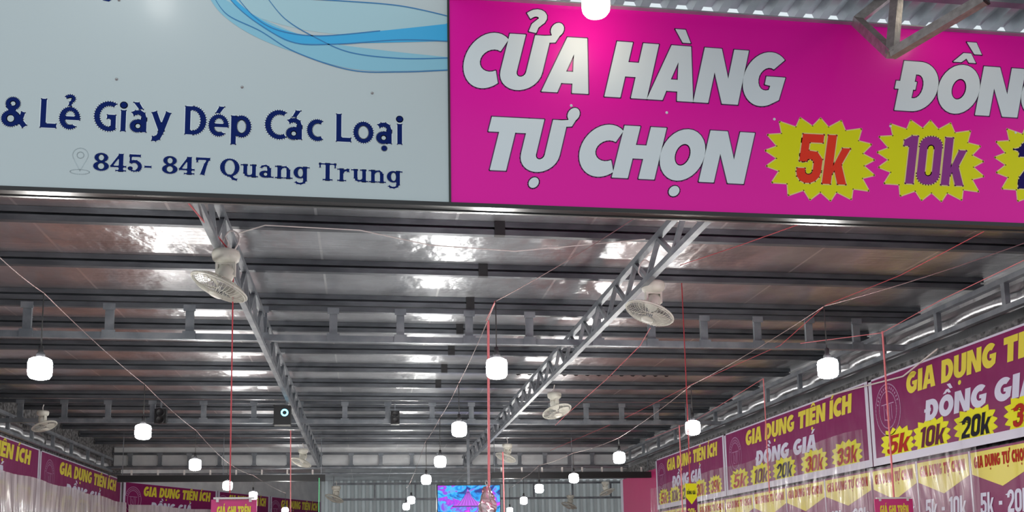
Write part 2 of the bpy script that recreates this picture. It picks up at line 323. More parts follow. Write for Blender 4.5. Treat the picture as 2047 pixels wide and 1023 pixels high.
def rowof(text, font, track=.05, slant=0.0):
    """glyph shapes of one line, baseline 0, cap height 1, and its width"""
    G = FONTS[font]; x = 0; out = []
    for ch in unicodedata.normalize('NFC', text):
        dec = unicodedata.normalize('NFD', ch) if ch != 'Đ' else 'Đ'
        base, marks = dec[0], dec[1:]
        w, shapes = G[base]
        k = x
        out += [[[(px+k, py) for px, py in c] for c in s_] for s_ in shapes]
        low = font == 'humanist' and base.islower()
        top = .74 if low else 1.0; cx = k + w/2 + (.0 if low else .02); q = .75 if low else 1.0
        fat = .12 if low else .17
        if '\u0302' in marks:
            out += [[[(cx-.22,top+.05),(cx-.06,top+.24),(cx+.08,top+.24),(cx+.20,top+.05),(cx+.07,top+.05),(cx+.01,top+.13),(cx-.07,top+.05)]]]; 
        e = .17 if '\u0302' in marks else 0
        ex = .16 if '\u0302' in marks else 0
        if '\u0300' in marks: out += [[[(cx-.20+ex,top+.30+e),(cx-.02+ex,top+.30+e),(cx+.12+ex,top+.06+e),(cx-.02+ex,top+.06+e)]]]
        if '\u0301' in marks: out += [[[(cx+.20,top+.30),(cx+.02,top+.30),(cx-.10,top+.06),(cx+.04,top+.06)]]]
        if '\u0309' in marks:
            out += [stroke([(cx-.13,top+.34)] + ell(cx+.0,top+.31,.12,.095,140,-50,9) + [(cx+.02,top+.17),(cx+.0,top+.05)], fat*.78)]
        if '\u0323' in marks: out += [[ell(cx-.02,-.20 if not low else -.17,.09,.10 if not low else .09,n=16)]]
        if '\u031b' in marks: out += [stroke([(k+w-.14,.93),(k+w+.05,.95),(k+w+.10,1.08)], .13), [ell(k+w+.08,1.12,.11,.13,n=16)]]
        x += w + track + (.06 if '\u031b' in marks else 0)
    x -= track
    if slant: out = [[[(px+slant*py, py) for px, py in c] for c in s_] for s_ in out]
    return out, x
class Plane:
    """flat print surface: origin o, unit u (reading direction), v (up), n toward the viewer"""
    def __init__(s, o, u, v, n): s.o, s.u, s.v, s.n = Vector(o), Vector(u), Vector(v), Vector(n)
    def uv(s, px, py):
        d = ray(px, py); t = (s.o - C0).dot(s.n)/d.dot(s.n); p = C0 + d*t - s.o
        return Vector((p.dot(s.u), p.dot(s.v)))
    def p(s, a, b, lift=0): return s.o + s.u*a + s.v*b + s.n*lift
def fill(mb, pl, shapes, mp, lift):
    for si, s_ in enumerate(shapes):
        cs = [[Vector((*mp(x, y), 0)) for x, y in c] for c in s_]
        tri = tessellate_polygon(cs); flat = [p for c in cs for p in c]
        fs = []
        for a, b, c in tri:
            pa, pb, pc = flat[a], flat[b], flat[c]
            if (pb-pa).cross(pc-pa).z < 0: b, c = c, b
            fs.append((a, b, c))
        mb.add([pl.p(p.x, p.y, lift + .0003*(si % 5)) for p in flat], fs)
def ribbon(mb, pl, shapes, mp, wid, lift):
    for s_ in shapes:
        for c in s_:
            P = [Vector(mp(x, y)) for x, y in c]; L = len(P)
            for i in range(L):
                a, b = P[i], P[(i+1) % L]; d = b - a
                if d.length < 1e-6: continue
                d.normalize(); n = Vector((-d.y, d.x))*wid; e = d*wid*.6
                q = [a-e-n, b+e-n, b+e+n, a-e+n]
                mb.add([pl.p(v.x, v.y, lift) for v in q], [(0,1,2,3)])
def lettering(pl, text, font, x0, base, x1, cap, mat, parent, slant=.0, lift=.0015, outline=None, ow=.008, track=.05, loc=(0,0,0), name='lettering', tilt=0):
    """x0..x1, base, cap in plane uv units"""
    w = rowof(text, font, track, slant)[1]; sx = (x1-x0)/w; o = None
    words = text.split(' '); done = ''
    for wd in words:                          # every word is a part of its own
        off = rowof(done + 'I', 'display' if font == 'display' else font, track, 0)[1] - FONTS['display']['I'][0] if font == 'display' else (rowof(done, font, track, 0)[1] + track if done else 0)
        shapes = rowof(wd, font, track, slant)[0]
        mp = lambda x, y, off=off: (x0 + (x+off)*sx, base + y*cap + tilt*(x+off)*sx)
        mb = MB(); fill(mb, pl, shapes, mp, lift); o = shifted(mb, loc).build(name, mat, parent)
        if outline:
            mb = MB(); ribbon(mb, pl, shapes, mp, ow, lift*.55); k = shifted(mb, loc).build('letter_outline', outline, o)
        done += wd + ' '
    return o
def burst(pl, cu, cv, ru, rv, n, parent, loc, text, tmat, lift=.0012, face='yellow', edge='creamline', tw=.6, th=.5, rot=.1, name='price_starburst', ow=.006):
    pts = []
    for i in range(2*n):
        a = rot + PI*i/n; k = 1.0 if i % 2 == 0 else .79
        sq = 1/(abs(math.cos(a))**4 + abs(math.sin(a))**4)**.17
        pts.append((cu + ru*k*sq*math.cos(a), cv + rv*k*sq*math.sin(a)))
    I = lambda x, y: (x, y)
    mb = MB(); fill(mb, pl, [[pts]], I, lift); o = shifted(mb, loc).build(name, face, parent)
    if edge: mb = MB(); ribbon(mb, pl, [[pts]], I, ow, lift*.6); shifted(mb, loc).build('starburst_edge', edge, o)
    if text:
        shapes, w = rowof(text, 'display', .05, .2); sx = 2*ru*tw/w; cap = 2*rv*th
        mp = lambda x, y: (cu - ru*tw - .03*ru + x*sx, cv - cap/2 + y*cap)
        mb = MB(); fill(mb, pl, shapes, mp, lift*2); shifted(mb, loc).build('price_figures', tmat, o)
        mb = MB(); ribbon(mb, pl, shapes, mp, ow, lift*1.5); shifted(mb, loc).build('figure_outline', edge, o)
    return o

# ------------------------------------------------------------------ the hall
HP = 2.50 + EYE                              # underside of purlins
ROOF = HP + 0.11
HC = 2.15 + EYE                              # underside of truss bottom chord
XL, XR, YB = -5.25, 5.72, 30.0
YS = 4.80                                    # face of the shop signs
PUR = [2.5*1961*(0.00147 + 0.0002195*i) for i in range(-2, 24)]
PUR = [y for y in PUR if 5.3 < y < 21.0]
YT = [9.35, 14.78, 21.5]                     # cross trusses
struct('floor', MB().box((0.2, 15, -0.05), (26, 40, 0.1)), 'floor')
struct('aisle_reflection_strip', MB().box((.5, 15, .003), (4.6, 40, .006)), 'reflectstrip')  # unseen strip added to keep the foil's reflections neutral along the middle
struct('ceiling', MB().box(((XL+XR)/2, (4.95+YB)/2, ROOF+0.02), (XR-XL+.5, YB-4.95, 0.04)), 'foil')
struct('wall_left', MB().box((XL-.12, (4.9+22.6)/2, ROOF/2), (0.2, 22.6-4.9, ROOF)), 'cement')
struct('wall_right', MB().box((XR+.12, (4.9+21.4)/2, (HC-.06)/2), (0.2, 21.4-4.9, HC-.06)), 'cement')
struct('ceiling_rear', MB().box((XR+2.3, (21.4+YB)/2, ROOF+0.03), (4.0, YB-21.4, 0.04)), 'foil')
struct('wall_right_rear', MB().box((9.75, (21.4+YB)/2, ROOF/2), (0.2, YB-21.4, ROOF)), 'backwall')
struct('trim_1', MB().box((XR+.20, (4.9+21.4)/2, (HC-.06+ROOF)/2), (0.1, 21.4-4.9, ROOF-HC+.06)), 'foil')
def corrugated(x0, x1, z0, z1, y, pitch, depth):
    mb = MB(); n = int((x1-x0)/pitch); prof = []
    for i in range(n):
        x = x0 + i*pitch; prof += [(x, 0), (x+pitch*.3, 0), (x+pitch*.45, -depth), (x+pitch*.85, -depth)]
    vs = [(x, y+d, z0) for x, d in prof] + [(x, y+d, z1) for x, d in prof]; k = len(prof)
    mb.add(vs, [(i, i+1, i+1+k, i+k) for i in range(k-1)]); return mb
struct('wall_back', corrugated(XL-1, 9.8, 0, ROOF, YB, 0.22, 0.10), 'backwall')
struct('trim_2', MB().box(((XL+XR)/2, YT[2]+.10, (HC+ROOF)/2), (XR-XL, 0.03, ROOF-HC)), 'panel')

# purlins
for i, y in enumerate(PUR):
    nm = ORD[i]
    lab = 'dark galvanised roof purlin spanning the hall, %s one behind the shop signs' % nm
    loc = (0, y, HP)
    th = empty('roof_purlin', loc, lab, 'beam', 'roof purlins under the foil ceiling')
    mb = MB().channel((XL, y, HP+.054), (XR+.05, y, HP+.054), .055, .107, lip=.044); shifted(mb, loc).build('purlin_channel', 'purlin', th)
    mb = MB().bar((.97, y-.045, HP+.052), (1.05, y-.045, HP+.052), .05, .113); shifted(mb, loc).build('joint_sleeve', 'black', th) if i in (0,1,2,3,4,5,6,7) else None

# cross trusses: ladder girders
xs = [-4.9,-4.3,-3.7,-3.08,-2.36,-1.64,-.97,-.31,.33,1.0,1.6,2.29,2.85,3.4,3.97,4.53,5.05]
def ladder(y, lab, idx):
    loc = (0, y, HC); th = empty('cross_truss', loc, lab, 'roof truss')
    mb = MB(); mb.bar((XL, y, HC+.03), (XR, y, HC+.03), .05, .06); shifted(mb, loc).build('bottom_chord', 'steel', th)
    mb = MB(); mb.bar((XL, y, HP-.03), (XR, y, HP-.03), .05, .05); shifted(mb, loc).build('top_chord', 'purlin', th)
    pos = [xx for xx in xs]
    for k, xx in enumerate(pos):
        mb = MB().channel((xx, y-.02, HC+.05), (xx, y-.02, HP-.03), .0, .0) if False else MB()
        mb.box((xx, y, (HC+HP)/2), (.075, .035, HP-HC-.06)); mb.box((xx, y-.03, HC+.04), (.12, .012, .075)); mb.box((xx, y-.03, HP-.05), (.11, .012, .06))
        shifted(mb, loc).build('strut', 'steel', th)
    return th
for i, y in enumerate(YT):
    ladder(y, ['steel ladder truss across the hall, nearest the shop signs', 'steel ladder truss across the middle of the hall holding black speakers', 'farthest steel ladder truss with pale panels between its struts'][i], i)

# longitudinal lattice girders
def lattice(x, z0, z1, y0, y1, step, lab, name='lattice_girder', wid=.04, mat='steel', pair=.0):
    loc = (x, y0, z0); th = empty(name, loc, lab, 'girder')
    for nm, z in (('bottom_chord', z0+.02), ('top_chord', z1-.02)):
        shifted(MB().bar((x, y0, z), (x, y1, z), wid, wid), loc).build(nm, mat, th)
    n = max(1, int((y1-y0)/step))
    for k in range(n):
        a = y0 + (y1-y0)*k/n; b = y0 + (y1-y0)*(k+1)/n; mb = MB()
        mb.bar((x, a+.02, z0+.04), (x, (a+b)/2, z1-.04), wid*.7); mb.bar((x, (a+b)/2, z1-.04), (x, b-.02, z0+.04), wid*.7)
        shifted(mb, loc).build('web_bar', mat, th)
    return th
lattice(-.97, HC-.05, 2.42+EYE, 5.1, 21.3, .62, 'long steel lattice girder running down the hall behind the white sign', wid=.045)
lattice(2.11, HC-.05, 2.38+EYE, 5.1, 21.3, .62, 'long steel lattice girder running down the hall behind the magenta sign', wid=.045)
# wall girders with straight posts
def wallgirder(x, z0, z1, y0, y1, step, lab):
    loc = (x, y0, z0); th = empty('wall_girder', loc, lab, 'girder')
    shifted(MB().bar((x, y0, z0), (x, y1, z0), .06, .05), loc).build('bottom_chord', 'steel', th)
    shifted(MB().bar((x, y0, z1), (x, y1, z1), .06, .05), loc).build('top_chord', 'steel', th)
    y = y0 + .4; k = 0
    while y < y1:
        mb = MB().box((x, y, (z0+z1)/2), (.05, .05, z1-z0-.05)); shifted(mb, loc).build('post', 'steel', th)
        y += step; k += 1
    # foil insulation bulging behind the girder bays
    mb = MB(); n = int((y1-y0)/.12); rows = 7; vs = []; fs = []; sgn = 1 if x > 0 else -1
    for i in range(n+1):
        yy = y0 + (y1-y0)*i/n; q = abs(math.sin(PI*((yy-y0-.4)/step)))**.5
        for j in range(rows):
            tt = j/(rows-1); bul = math.sin(PI*tt)*.10*q
            vs.append((x + sgn*(.15 - bul), yy, z0 + .01 + (z1-z0-.02)*tt))
    for i in range(n):
        for j in range(rows-1): fs.append((i*rows+j, (i+1)*rows+j, (i+1)*rows+j+1, i*rows+j+1))
    mb.add(vs, fs, True); shifted(mb, loc).build('foil_insulation', 'foil', th)
wallgirder(XR-.12, HC+.02, HC+.27, 5.2, 21.3, 1.05, 'steel wall girder with bulging foil insulation above the right hand banners')
wallgirder(XL+.10, HC-.10, HC+.15, 5.2, 21, 1.05, 'steel wall girder with foil insulation above the left hand banners')

# ------------------------------------------------------------------ signs
SP = Plane((0, YS, EYE), (1,0,0), (0,0,1), (0,-1,0))
def uv(px, py): return SP.uv(px, py)
zb = SP.uv(1000, 408).y                       # bottom edge
split = SP.uv(899, 300).x
# white sign
x0, x1 = SP.uv(-160, 200).x, split-.006
loc = SP.p((x0+x1)/2, zb); wtop = 3.25
ws = empty('shop_sign', loc, 'white shoe shop sign with navy lettering and blue ribbon artwork', 'sign')
shifted(MB().box(((x0+x1)/2, YS+.02, EYE+(zb+wtop)/2), (x1-x0, .04, wtop-zb)), loc).build('sign_board', 'signwhite', ws)
def sline(pl, text, font, a, b, cap_px, mat, parent, loc, **kw):
    """a, b: pixel of baseline start and end on the surface; cap height in px measured near a"""
    A, B = pl.uv(*a), pl.uv(*b); T = pl.uv(a[0], a[1]-cap_px)
    return lettering(pl, text, font, A.x, A.y, B.x, T.y-A.y, mat, parent, loc=loc, tilt=(B.y-A.y)/(B.x-A.x), **kw)
sline(SP, '& Lẻ Giày Dép Các Loại', 'humanist', (2,251), (806,289), 58, 'navy', ws, loc, outline='paleoutline', ow=.004, track=.075)
sline(SP, '845- 847 Quang Trung', 'serif', (186,340), (804,367), 35, 'navy', ws, loc, outline='paleoutline', ow=.0025, track=.05, name='address_lettering')
# descender of the line above the picture
A = SP.uv(221, -2); mb = MB(); fill(mb, SP, [stroke([(.05,.08),(.02,.02),(-.01,-.004),(-.035,.0)], .02)], lambda x, y: (A.x+x, A.y+y), .0015); shifted(mb, loc).build('lettering', 'navy', ws)
# blue ribbons
def band(top, bot, mat, lift, name='ribbon_artwork'):
    def cat(P):
        out = []
        for i in range(len(P)-1):
            p0 = P[max(i-1,0)]; p1 = P[i]; p2 = P[i+1]; p3 = P[min(i+2,len(P)-1)]
            for k in range(8):
                t = k/8; out.append(tuple(.5*((2*p1[j])+(-p0[j]+p2[j])*t+(2*p0[j]-5*p1[j]+4*p2[j]-p3[j])*t*t+(-p0[j]+3*p1[j]-3*p2[j]+p3[j])*t**3) for j in (0,1)))
        return out + [P[-1]]
    a = [SP.uv(*p) for p in cat(top)]; b = [SP.uv(*p) for p in cat(bot)]; mb = MB(); n = len(a)
    lim = x1-.001
    vs = [SP.p(min(p.x,lim), p.y, lift) for p in b] + [SP.p(min(p.x,lim), p.y, lift) for p in a]
    mb.add(vs, [(i, i+1, i+1+n, i+n) for i in range(n-1)]); return shifted(mb, loc).build(name, mat, ws)
band([(418,-20),(460,5),(540,45),(640,82),(760,100),(902,115)], [(410,-20),(440,25),(500,68),(590,105),(720,140),(902,139)], 'wave1', .0010)
band([(395,-30),(460,-30),(560,-20),(620,0),(760,6),(902,32)], [(395,-30),(425,0),(500,30),(620,62),(760,70),(902,48)], 'wave0', .0007)
band([(440,-30),(500,25),(560,58),(640,72),(760,62),(902,47)], [(430,-30),(495,32),(550,70),(600,87),(740,86),(902,82)], 'wave2', .0015)
for L in ([(530,-10),(570,38),(630,75),(700,105),(800,117),(902,116)], [(440,-30),(470,10),(520,50),(590,86),(680,88),(800,80),(902,83)],
          [(560,-5),(680,2),(800,12),(902,34)], [(425,-10),(455,30),(520,62),(590,104),(700,140),(800,144),(902,140)], [(470,-10),(510,35),(560,62),(640,72),(760,62)]):
    band([(x, y-1.1) for x, y in L], [(x, y+1.1) for x, y in L], 'wave3', .0021, 'ribbon_line')
# location pin outline
c = SP.uv(161, 310); k = .0024
mb = MB(); ribbon(mb, SP, [[[(c.x+ .036*math.cos(a), c.y+.036*math.sin(a)) for a in [math.radians(q) for q in range(-30,211,12)]] + [(c.x, c.y-.08)]], [ell(c.x,c.y,.016,.016)], [ell(c.x,c.y-.085,.045,.012)]], lambda x, y: (x, y), .0012, .0012)
shifted(mb, loc).build('location_pin_mark', 'pin', ws)
for px, py in ((233,158),(484,174),(744,186),(238,0)):
    p = SP.uv(px, py); mb = MB().lathe([(.0,.006),(.005,.005),(.008,0)], SP.p(p.x, p.y, 0), (0,-1,0), 10); shifted(mb, loc).build('screw', 'screw', ws)
# magenta sign
x0m, x1m = split+.004, SP.uv(2260, 200).x; ztm = SP.uv(1700, 50).y
locm = SP.p((x0m+x1m)/2, zb)
ms = empty('shop_sign', locm, 'magenta discount shop sign with big white letters and yellow price bursts', 'sign')
shifted(MB().box(((x0m+x1m)/2, YS+.02, EYE+(zb+ztm)/2), (x1m-x0m, .04, ztm-zb)), locm).build('sign_board', 'signpink', ms)
kw = dict(outline='outline', ow=.006, slant=.25, track=.0)
def sl2(text, a, b, cap): sline(SP, text, 'display', a, b, cap, 'letwhite', ms, locm, **kw)
sl2('CỬA', (914,174), (1176,188), 113)
sl2('HÀNG', (1208,193), (1558,215), 112)
sl2('TỰ', (957,339), (1117,346), 107)
sl2('CHỌN', (1146,351), (1486,368), 106)
sl2('ĐỒNG', (1783,220), (2112,240), 100)
sl2('GIÁ', (2160,243), (2330,252), 100) if False else None
for px, py, rw, rh, tx, mt in ((1640,318,107,81,'5k','red'),(1861,321,104,79,'10k','violet'),(2092,331,100,79,'20k','deepblue')):
    a = SP.uv(px, py); b = SP.uv(px+rw, py); d = SP.uv(px, py-rh)
    burst(SP, a.x, a.y, (b-a).length, (d-a).length, 17, ms, locm, tx, mt, tw=.47 if tx == '5k' else .60, th=.60, rot=.04)
for px, py in ((1142,211),(1333,225),(1548,238),(1780,252),(2030,265)):
    p = SP.uv(px, py); mb = MB().lathe([(.0,.006),(.005,.005),(.008,0)], SP.p(p.x, p.y, 0), (0,-1,0), 10); shifted(mb, locm).build('screw', 'letwhite', ms)
# top edging of the magenta sign
shifted(MB().box(((x0m+x1m)/2, YS+.0, EYE+ztm+.004), (x1m-x0m, .06, .008)), locm).build('edge_strip', 'zinc', ms)
# rail under both signs
rl = empty('sign_rail', (0, YS, EYE+zb-.03), 'dark polished metal rail under both shop signs', 'rail')
shifted(MB().box(((x0+x1m)/2, YS+.03, EYE+zb-.012), (x1m-x0, .075, .022)), rl.location).build('rail_tube', 'darkrail', rl)
shifted(MB().box(((x0+x1m)/2, YS+.062, EYE+zb-.026), (x1m-x0, .018, .005)), rl.location).build('bright_lip', 'chrome', rl)
shifted(MB().box((split-.001, YS-.0035, EYE+(zb+3.2)/2), (.011, .005, 3.2-zb)), loc).build('joint_strip', 'darkrail', ws)

# ------------------------------------------------------------------ awning over the magenta sign and its bracket
az = EYE + ztm + .075
mb = MB(); pitch = .15; n = int(4.2/pitch); prof = []
for i in range(n):
    x = split+.02 + i*pitch; prof += [(x, 0), (x+pitch*.35, 0), (x+pitch*.5, .05), (x+pitch*.85, .05)]
k = len(prof); vs = []
for yy, dz in ((3.0, .10), (YS+.12, 0)):
    vs += [(x, yy, az+d+dz) for x, d in prof]
mb.add(vs, [(i, i+1, i+1+k, i+k) for i in range(k-1)])
aw = mb.build('awning_roof', 'zinc'); tag(aw, 'corrugated zinc awning sheet jutting out above the magenta sign', 'awning')
bl = MB().bar((split+.1, 4.60, az-.005), (4.6, 4.60, az-.005), .05, .025).build('awning_batten', 'steel'); tag(bl, 'flat steel batten running under the corrugated zinc awning', 'beam')
A = atY(1712, 42, 4.70); B = atY(1783, 108, 4.35); Cc = atY(1968, -2, 3.95); D = atY(1796, -40, 4.40); Ee = atY(1830, -50, 4.6)
bk = empty('awning_bracket', B, 'welded square tube bracket hanging in front of the magenta sign', 'bracket')
def sq(p, q, nm='square_tube', mat='tube', w=.047): shifted(MB().bar(p, q, w, w), B).build(nm, mat, bk)
sq(A, B); sq(B, Cc); sq(B, D); sq(A, Ee)
d = (Cc-B).normalized(); sq(Cc, Cc+d*.012, 'end_cap', 'black', .050)

# ------------------------------------------------------------------ lamps on cords
BL = []
def bulb(p, cord_top, lab, r=.068, warm=False, group='hanging bulbs in the hall'):
    th = empty('pendant_bulb', p, lab, 'lamp', group)
    g = MB().lathe([(0,-1.05*r),(.45*r,-1.03*r),(.80*r,-.92*r),(.96*r,-.70*r),(1.0*r,-.4*r),(1.0*r,.45*r),(.92*r,.72*r),(.62*r,.88*r),(.40*r,.93*r)], (0,0,0), n=24)
    g.build('lamp_globe', ('globestreet' if group is None and not warm else 'globewarm') if (warm or group is None) else 'globe', th)
    MB().lathe([(.40*r,.93*r),(.36*r,1.3*r),(.22*r,1.45*r),(.22*r,1.95*r),(.0,2.1*r)], n=14).build('lamp_socket', 'black', th)
    top = Vector(cord_top) - Vector(p)
    MB().tube([(0,0,2.0*r), (top.x*.3, top.y*.3, top.z*.5), top], .004, 6).build('cord', 'blackcord', th)
    return th
hb = 1.25
def rowY(py): return 1.25*1961/(1135.0-py)
rows = {'left': [(80,735,585),(286,862,768),(390,928,860),(455,970,925),(506,990,950),(570,1020,985)],
        'middle': [(993,735,602),(918,857,766),(880,922,835),(852,958,880),(822,999,960),(812,1012,975)],
        'right': [(1655,735,612),(1385,854,770),(1238,914,875),(1147,955,905),(1078,976,930),(1047,1000,955),(1019,1020,975)]}
hooks = {}
for rn, L in rows.items():
    hooks[rn] = []
    for i, (px, py, ty) in enumerate(L):
        d = ray(px, py); p = atY(px, py, min(rowY(py), 17+ i*1.3)); 
        y = p.y; t = atY(px, ty, y); t.x = p.x; t.y = y
        hooks[rn].append(t)
        where = {'left': 'in the left hand row', 'middle': 'in the middle row', 'right': 'in the right hand row'}[rn]
        lab = '%s lit bulb %s counted from the signs' % (ORD[i], where)
        bulb(p, t, lab)
p = atY(1191, 3, 4.50); bulb(p, (p.x, p.y, az-.02), 'large lit bulb in front of the magenta sign at the top photo edge', r=.072, warm=True, group=None)
p = atY(1935, -42, 4.46); bulb(p, (p.x, p.y, az+.02), 'lit bulb beside the tube bracket, just above the photo edge', r=.060, warm=True, group=None)
p = atY(250, -190, 4.40); bulb(p, (p.x, p.y, 5.0), 'lit bulb hanging in front of the white sign, above the frame', r=.072, group=None)

# ------------------------------------------------------------------ wires and cords
def cable(name, pts, r, mat, lab, cat='wire', sag=.0, group=None):
    P = [Vector(p) for p in pts]; out = []
    for i in range(len(P)-1):
        n = 8
        for k in range(n):
            t = k/n; q = P[i].lerp(P[i+1], t); q.z -= sag*4*t*(1-t); out.append(q)
    out.append(P[-1]); mb = MB().tube(out, r, 6); o = mb.build(name, mat); return tag(o, lab, cat, group)
pre = {'left': atY(-60, 455, 5.0), 'middle': atY(1330, 395, 5.2), 'right': atY(2090, 470, 5.0)}
for rn in rows:
    cable('lamp_wire', [pre[rn]] + hooks[rn] , .0027, 'browncord', 'dusty twisted wire carrying the %s row of bulbs' % rn.replace('left','left hand').replace('right','right hand'), sag=.02)
cable('red_wire', [atY(355,380,5.2), atY(405,440,5.9), atY(440,478,6.4), atY(458,500,6.45)], .005, 'redcord', 'red wire slanting from the white sign to the left ceiling fan')
cable('white_wire', [atY(470,468,7.0), atY(530,450,7.0), atY(720,460,7.05), atY(860,490,7.1), atY(1030,502,7.1), atY(1290,478,7.1)], .0045, 'whitecord', 'thin white wire sagging between the two near fans')
cable('red_wire', [atY(1620,440,5.6), atY(1480,490,6.4), atY(1360,530,7.2)], .003, 'redcord', 'thin red wire slanting to the top of the rope beside the right fan')
cable('red_wire', [atY(1300,655,7.6), atY(1280,690,8.4), atY(1210,760,10), atY(1130,830,13), atY(1110,850,14.5)], .0035, 'redcord', 'red wire running back from the right fan above the hall')
cable('pink_wire', [atX(2047,520,5.3), atX(1880,600,5.3), atY(1763,665,8.6), atY(1600,686,9.2)], .0035, 'pinkcord', 'pink wire slanting from the right wall girder to the red rope')
cable('red_wire', [atY(2000,445,5.6), atY(1800,550,7), atY(1650,610,8.2), atY(1560,690,9.2), atY(1383,768,12), atY(1240,840,15), atY(1100,900,19)], .003, 'redcord', 'long red wire running back above the right hand row of bulbs')
cable('red_wire', [atY(1525,757,12.2), atY(1390,840,15), atY(1290,880,18)], .0035, 'pinkcord', 'pale red wire running back from the rope in front of the right banners')
def rope(a, b, y, mat, lab, r=.005, bow=0):
    A, B = atY(*a, y), atY(*b, y); B.x = A.x + (B.x-A.x)*.5
    mid = A.lerp(B, .5); mid.x += bow
    return cable('hanging_rope', [A, A.lerp(B,.25)+Vector((bow*.7,0,0)), mid, A.lerp(B,.75)+Vector((bow*.6,0,0)), B], r, mat, lab, 'rope'), A, B
_, _, rA = rope((467,502), (463,985), 6.5, 'redcord', 'red rope hanging from the left ceiling fan down to the pink price placard', .0045)
_, _, rB = rope((976,640), (974,972), 8.2, 'pinkcord', 'thick pink ribbon hanging in the middle beside the middle row of bulbs', .011)
_, _, rC = rope((1361,532), (1379,966), 8.6, 'redcord', 'red rope hanging beside the right ceiling fan down to the yellow pennant', .0055, .004)
_, _, rD = rope((1764,662), (1786,997), 8.6, 'pinkcord', 'pink rope hanging in front of the nearest right banner with the price placard below', .010)
rope((1526,756), (1538,985), 12.2, 'pinkcord', 'pink rope hanging in front of the middle right banner', .008)
rope((1358,850), (1364,1030), 13, 'pinkcord', 'pink rope hanging in front of the farthest right banner', .008)
rope((1005,903), (1009,1030), 16, 'pinkcord', 'pink rope hanging right of the screen', .012)
rope((581,860), (583,1030), 14, 'pinkcord', 'pink rope hanging below the black box with the blue ring', .007)
rope((638,955), (637,1030), 14, 'green', 'thin green cord hanging below the end of the left black beam', .006)
cable('red_wire', [atY(990,602,6.13), atY(972,640,8.0), atY(976,640,8.2)], .004, 'redcord', 'short red wire tying the pink ribbon to the middle lamp wire')

# ------------------------------------------------------------------ fans
def make_fan(lab):
    th = empty('ceiling_fan', (0,0,0), lab, 'fan', 'ivory oscillating fans hung from the girders')
    MB().lathe([(0,.005),(.085,.005),(.092,-.02),(.085,-.055),(.06,-.075),(0,-.075)], (0,0,0)).build('ceiling_mount', 'ivory', th)
    mb = MB(); mb.box((-.055,0,-.115), (.016,.05,.09)); mb.box((.055,0,-.115), (.016,.05,.09)); mb.box((0,0,-.08), (.12,.05,.02)); mb.build('yoke', 'ivory', th)
    head = Matrix.Rotation(math.radians(22), 3, 'Y') @ Matrix.Rotation(math.radians(-4), 3, 'X'); hc = Vector((.0, 0, -.145))
    ax = head @ Vector((0,0,-1))
    MB().lathe([(0,-.05),(.035,-.05),(.055,-.03),(.058,.02),(.05,.05),(.02,.06),(0,.062)], hc, ax, 20).build('motor_housing', 'ivory', th)
    cc = hc + ax*.10; R = .188
    def ring(rad, off, n=36):
        x = head @ Vector((1,0,0)); y = head @ Vector((0,1,0)); return [cc + ax*off + (x*math.cos(2*PI*k/n) + y*math.sin(2*PI*k/n))*rad for k in range(n)]
    g = MB(); g.tube(ring(R, 0), .0075, 6, True); g.tube(ring(R*.97, .012), .003, 5, True)
    g.tube(ring(R*.55, .042), .003, 5, True); g.tube(ring(R*.55, -.042), .003, 5, True); g.tube(ring(R*.28, .058), .003, 5, True)
    a = ring(R, 0, 40); b = ring(.05, .062, 40); bb = ring(.05, -.060, 40); m1 = ring(R*.8, .033, 40); m2 = ring(R*.8, -.030, 40)
    for k in range(40): g.tube([a[k], m1[k], b[k]], .0018, 4); g.tube([a[k], m2[k], bb[k]], .0018, 4)
    g.build('wire_guard', 'ivory', th)
    MB().lathe([(0,.012),(.045,.010),(.05,0),(.045,-.008),(0,-.008)], cc + ax*.058, ax, 20).build('guard_badge', 'ivory', th)
    x = head @ Vector((1,0,0)); y = head @ Vector((0,1,0))
    for k in range(3):
        bm_ = MB(); n = 8; vs = []
        for i in range(n+1):
            t = i/n; rr = .03 + .15*t; wdt = .35 + .55*math.sin(PI*min(t*.8+.15,1))
            for s_ in (-1, 1):
                an = 2*PI*k/3 + s_*wdt*.5 + t*.35; vs.append(cc + (x*math.cos(an)+y*math.sin(an))*rr + ax*(s_*.018))
        bm_.add(vs, [(2*i,2*i+1,2*i+3,2*i+2) for i in range(n)], True); bm_.build('blade', 'ivory', th)
    MB().tube([(0,0,0),(.01,0,.06),(-.01,0,.11)], .007, 6).build('hanger_rod', 'whitecord', th)
    MB().box((.075,-.0,-.035), (.012,.02,.03)).build('switch', 'black', th)
    return th
def scale_at(o, px, py, y, s=1.0, rz=0, ry=0):
    o.location = atY(px, py, y); o.scale = (s,s,s); o.rotation_euler = (0, ry, rz)
fan = make_fan('nearest left ceiling fan, ivory, hung from the girder behind the white sign')
scale_at(fan, 452, 504, 6.45)
fans = [((1305, 566, 7.10), 'nearest right ceiling fan, ivory, hung from the girder behind the magenta sign', 1.0, .0),
        ((1108, 786, 11.6), 'ivory ceiling fan on the right girder between the two ladder trusses', .95, 2.0),
        ((606, 898, 17.0), 'ivory ceiling fan on the left girder just beyond the black box', .95, .3),
        ((1014, 888, 16.4), 'ivory ceiling fan on the right girder beside the farthest ladder truss', .95, .2),
        ((1210, 963, 22.5), 'small far fan hanging between right bulbs near the back wall', 1.0, 2.4),
        ((672, 972, 23.5), 'small far fan hanging near the back wall behind the left black beam', 1.2, .3),
        ((1140, 990, 25.0), 'farthest dark toned fan in front of the corrugated back wall', 1.1, .1),
        ((86, 822, 13.0), 'ivory fan fixed to the left wall girder', .8, 2.6)]
for (px, py, y), lab, s, rz in fans:
    o = copy_tree(fan); o['label'] = lab; scale_at(o, px, py, y, s, rz)
